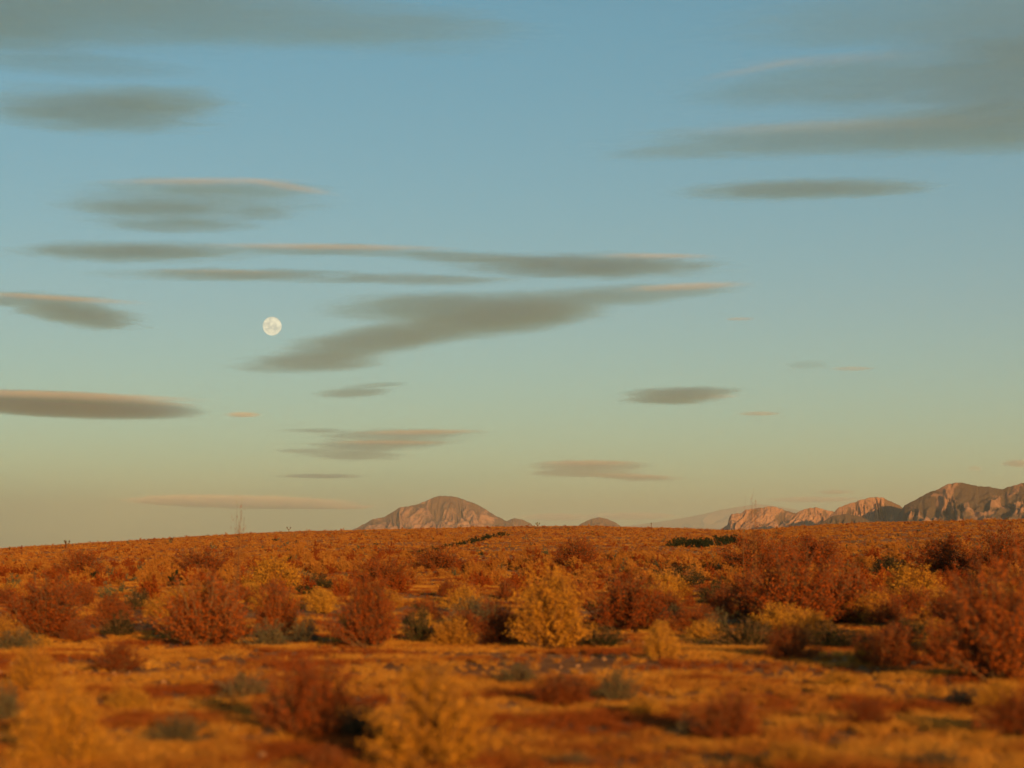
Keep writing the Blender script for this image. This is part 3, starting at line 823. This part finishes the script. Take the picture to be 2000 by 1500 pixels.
# ------------------------------------------------------------------ clouds
def cloud(lobes, label, alt=4200.0, tau=5.0, soft=0.55, wisp=1.25, seed=0, k=0.85, g=0.80, lit_rim=None, parent=None, grow=1.14):
    L = np.array([(*q, 0.0) if len(q) == 4 else q for q in lobes], float)
    L[:, 2:4] *= grow
    x0, x1 = (L[:, 0] - L[:, 2]).min(), (L[:, 0] + L[:, 2]).max()
    y0, y1 = (L[:, 1] - L[:, 3]).min(), (L[:, 1] + L[:, 3]).max()
    cx, cyy, hw, hh = (x0 + x1) / 2, (y0 + y1) / 2, (x1 - x0) / 2, (y1 - y0) / 2
    e = elev(cyy)
    D = min(alt / math.sin(e), 75000.0)
    D = max(D, 2300.0 / math.sin(e)) if e < R(2.0) else D
    A, B = hw / FPX * D, hh / FPX * D
    C = min(k * B / math.sin(e), A * 0.9)
    kk = C * math.sin(e) / B
    T = B * math.sqrt(max(1 - kk * kk, 0.1)) / math.cos(e)
    m = bpy.data.materials.new("cloud_vapour"); m.use_nodes = True
    n, l = m.node_tree.nodes, m.node_tree.links
    n.remove(n["Principled BSDF"])
    tc = n.new("ShaderNodeTexCoord")
    best = None
    import bmesh
    bm = bmesh.new()
    from mathutils import Matrix, Vector
    for (qx, qy, qw, qh, ti) in L:
        c = Vector(((qx - cx) / hw, 0, (cyy - qy) / hh * B / T))
        s = Vector((qw / hw, max(qh / hh, 0.35), qh / hh))
        # tilt in picture units, carried into the unit frame
        sh = math.tan(R(ti)) * A / T
        mp = n.new("ShaderNodeVectorMath"); mp.operation = 'SUBTRACT'; l.new(tc.outputs["Object"], mp.inputs[0]); mp.inputs[1].default_value = c
        sp = n.new("ShaderNodeSeparateXYZ"); l.new(mp.outputs[0], sp.inputs[0])
        ma = n.new("ShaderNodeMath"); ma.operation = 'MULTIPLY_ADD'; l.new(sp.outputs[0], ma.inputs[0]); ma.inputs[1].default_value = -sh; l.new(sp.outputs[2], ma.inputs[2])
        cb = n.new("ShaderNodeCombineXYZ"); l.new(sp.outputs[0], cb.inputs[0]); l.new(sp.outputs[1], cb.inputs[1]); l.new(ma.outputs[0], cb.inputs[2])
        dv = n.new("ShaderNodeVectorMath"); dv.operation = 'DIVIDE'; l.new(cb.outputs[0], dv.inputs[0]); dv.inputs[1].default_value = s
        ln = n.new("ShaderNodeVectorMath"); ln.operation = 'LENGTH'; l.new(dv.outputs[0], ln.inputs[0])
        out = ln.outputs["Value"]
        if best is not None:
            mn = n.new("ShaderNodeMath"); mn.operation = 'SMOOTH_MIN'; mn.inputs[2].default_value = 0.25
            l.new(best, mn.inputs[0]); l.new(out, mn.inputs[1]); out = mn.outputs[0]
        best = out
        M = Matrix.Translation(c) @ Matrix(((1, 0, 0, 0), (0, 1, 0, 0), (sh, 0, 1, 0), (0, 0, 0, 1))) @ Matrix.Diagonal((*(s * 1.14), 1))
        bmesh.ops.create_icosphere(bm, subdivisions=3, radius=1.0, matrix=M)
    mpn = n.new("ShaderNodeMapping"); l.new(tc.outputs["Object"], mpn.inputs[0])
    asp = min(hw / hh, 14.0)
    mpn.inputs["Scale"].default_value = (asp * 0.30, 2.0, 2.6); mpn.inputs["Location"].default_value = (seed * 3.7, seed * 1.3, 0)
    ns = noise(n, l, mpn.outputs[0], 1.6, 5, 0.62)
    ns.inputs["Distortion"].default_value = 0.6
    mp2 = n.new("ShaderNodeMapping"); l.new(tc.outputs["Object"], mp2.inputs[0])
    mp2.inputs["Scale"].default_value = (asp * 0.55, 3.0, 7.0); mp2.inputs["Location"].default_value = (seed * 1.9, 3, seed * 0.7)
    mp2.inputs["Rotation"].default_value = (0, 0.03 * math.sin(seed * 2.3), 0)
    n2 = noise(n, l, mp2.outputs[0], 1.5, 5, 0.7)
    mxn = n.new("ShaderNodeMix"); mxn.inputs[0].default_value = 0.5
    l.new(ns.outputs[0], mxn.inputs[2]); l.new(n2.outputs[0], mxn.inputs[3])
    m1 = n.new("ShaderNodeMath"); m1.operation = 'MULTIPLY_ADD'; l.new(mxn.outputs[0], m1.inputs[0]); m1.inputs[1].default_value = -wisp * 2; l.new(best, m1.inputs[2])
    mr = n.new("ShaderNodeMapRange"); mr.interpolation_type = 'SMOOTHSTEP'
    mr.inputs[1].default_value = 1.0 - wisp; mr.inputs[2].default_value = 1.0 - wisp - soft
    mr.inputs[3].default_value = 0.0; mr.inputs[4].default_value = 0.19 * tau / (2 * T)
    l.new(m1.outputs[0], mr.inputs[0])
    v = n.new("ShaderNodeVolumePrincipled"); v.inputs["Color"].default_value = (0.93, 0.94, 0.93, 1) if g < 0.45 else (0.83, 0.97, 0.89, 1)     # neutral for added lit rims and pink clouds, greener for the rest
    v.inputs["Density Attribute"].default_value = ""
    v.inputs["Anisotropy"].default_value = g
    l.new(mr.outputs[0], v.inputs["Density"])
    l.new(v.outputs[0], n["Material Output"].inputs["Volume"])
    m.cycles.volume_step_rate = 0.45
    me = bpy.data.meshes.new("cloud"); bm.to_mesh(me); bm.free()
    me.materials.append(m)
    o = obj("cloud" if parent is None else "lit_rim", me)
    if len(L) > 1:
        rm = o.modifiers.new("join_lobes", 'REMESH'); rm.mode = 'VOXEL'; rm.voxel_size = 0.05; rm.use_smooth_shade = True
    az = azim(cx)
    d = ray(cx, cyy)
    o.location = Vector((0, 0, EYE)) + Vector(d) * D
    o.rotation_euler = (0, 0, -math.atan2(d[0], d[1]))
    o.scale = (A, C, T)
    if parent is None:
        tag(o, label, "cloud", "lens shaped evening clouds")
        if lit_rim:
            for ci, q in enumerate(lit_rim[0]):  # extra thin volumes added along top edges to imitate sunlit rims
                cloud([q], None, alt=D * math.sin(e), tau=lit_rim[1] * 0.6, soft=0.8, wisp=0.7, seed=seed + 50 + ci, g=0.1, parent=o, grow=1.35)
    else:
        bpy.context.view_layer.update()
        o.parent = parent
        o.matrix_parent_inverse = parent.matrix_world.inverted()
    return o

if USE_CLOUDS:
    cl = [
        ([(250, 20, 560, 80), (-60, 40, 400, 100), (650, 30, 380, 52)], "broad grey cloud bank along the top left edge", dict(tau=4.2)),
        ([(185, 218, 230, 46), (300, 190, 150, 30)], "soft grey cloud below the bank at upper left", dict(tau=3.6)),
        ([(150, 128, 240, 26)], "faint mottled veil between the top left bank and the soft cloud", dict(tau=1.0, wisp=0.9)),
        ([(1780, 35, 390, 62), (2010, 60, 290, 100)], "faint teal cloud in the top right corner", dict(tau=2.4)),
        ([(1760, 154, 380, 56), (1560, 154, 200, 36, 6), (2030, 160, 320, 80)], "large grey cloud with pale upper left edge at upper right", dict(tau=3.0, lit_rim=([(1470, 136, 110, 8, 9), (1640, 116, 180, 12, 1)], 0.8))),
        ([(1650, 266, 400, 40), (1920, 256, 330, 56), (1330, 282, 150, 16)], "long grey lens cloud second below the top right corner", dict(tau=3.2, lit_rim=([(1660, 246, 300, 14)], 0.9))),
        ([(1565, 370, 235, 22), (1690, 373, 130, 15)], "slim grey cloud lowest of the stack at upper right", dict(tau=3)),
        ([(420, 366, 220, 19), (290, 408, 160, 17), (340, 440, 150, 18), (510, 413, 60, 7)], "layered pale cloud with lit arched top at left", dict(tau=4.5, lit_rim=([(390, 354, 170, 8, 2), (560, 364, 90, 8, -8)], 1.4))),
        ([(350, 405, 230, 46), (430, 390, 210, 34)], "thin veil joining the layers under the lit arched top", dict(tau=1.3)),
        ([(270, 497, 230, 21), (640, 490, 270, 11), (480, 540, 280, 14), (800, 545, 220, 12), (930, 502, 200, 13, -2), (1150, 516, 260, 25)], "very long twin streak cloud crossing above the moon",
         dict(tau=5, lit_rim=([(640, 482, 220, 7), (1280, 500, 110, 6, -1), (440, 532, 140, 6)], 1.6))),
        ([(1210, 578, 240, 15, 4), (900, 604, 260, 34), (1010, 612, 190, 42, 7), (770, 660, 250, 34, 9), (610, 708, 160, 20, 3)], "largest slanting grey cloud right of the moon",
         dict(tau=8, wisp=0.95, lit_rim=([(1340, 560, 110, 8, 2)], 1.8))),
        ([(60, 588, 150, 16), (150, 612, 120, 26, -6)], "grey cloud with pink upper rim cut by left edge above the moon's level", dict(tau=5, lit_rim=([(110, 582, 150, 6, -2)], 1.6))),
        ([(120, 792, 260, 25, -2), (40, 778, 220, 14)], "smooth lens cloud with bright layered top at the left edge", dict(tau=6, soft=0.45, wisp=0.25, lit_rim=([(110, 772, 240, 8, -1), (180, 782, 180, 5, -2)], 2.4))),
        ([(475, 810, 34, 6)], "tiny orange cloud right of the smooth lens cloud", dict(tau=2, g=0.0)),
        ([(690, 767, 75, 11, 3), (735, 752, 65, 6, 3)], "small grey cloud below the largest slanting cloud", dict(tau=3)),
        ([(775, 850, 160, 13, 1), (735, 869, 150, 15, 2), (690, 889, 100, 12), (600, 881, 60, 5), (620, 842, 70, 4)], "ragged layered cloud above the broad peak", dict(tau=5, lit_rim=([(820, 844, 110, 5, 1), (760, 864, 100, 4)], 1.6))),
        ([(625, 930, 85, 5)], "thin grey streak below the ragged layered cloud", dict(tau=1.2)),
        ([(480, 981, 210, 13, -1), (370, 978, 110, 10), (640, 989, 90, 6)], "long pink cloud just above the left slope", dict(tau=5, g=-0.15, wisp=0.85)),
        ([(1150, 911, 110, 13), (1140, 924, 120, 9), (1240, 933, 90, 7, -2)], "pinkish two layered cloud right of the broad peak", dict(tau=4, g=0.5, lit_rim=([(1150, 904, 90, 5), (1230, 930, 90, 5, -2)], 1.6))),
        ([(1330, 767, 115, 12, 1), (1310, 780, 95, 11)], "small grey lens cloud right of the centre", dict(tau=5, lit_rim=([(1390, 775, 50, 5, 1)], 1.2))),
        ([(1483, 808, 42, 5)], "faint short streak right of the small lens cloud", dict(tau=0.9, g=0.2)),
        ([(1575, 713, 45, 10)], "faint grey wisp above the faint short streak", dict(tau=0.7)),
        ([(1665, 720, 45, 5)], "faint pale wisp farthest right in the open sky", dict(tau=0.5, g=0.2)),
        ([(1990, 905, 32, 8)], "small pink cloud at right edge above the tallest range", dict(tau=3, g=0.2)),
        ([(1905, 915, 16, 6)], "tiny pink puff above the tallest range", dict(tau=1.5, g=0.1)),
        ([(1632, 961, 38, 5)], "short pink streak above the rocky dome", dict(tau=1.5, g=0.2)),
        ([(1590, 976, 95, 6)], "longer pink streak above the tan knoll", dict(tau=1.2, g=0.1)),
        ([(1230, 1008, 95, 8), (1090, 1010, 80, 8)], "pale pink band on the skyline right of the peak", dict(tau=1.5, g=0.0)),
        ([(1445, 623, 30, 4)], "tiny pale streak right of the largest cloud's tip", dict(tau=0.6, g=0.2)),
    ]
    for i, (lo, lab, kw) in enumerate(cl):
        cloud(lo, lab, seed=i + 1, **kw)
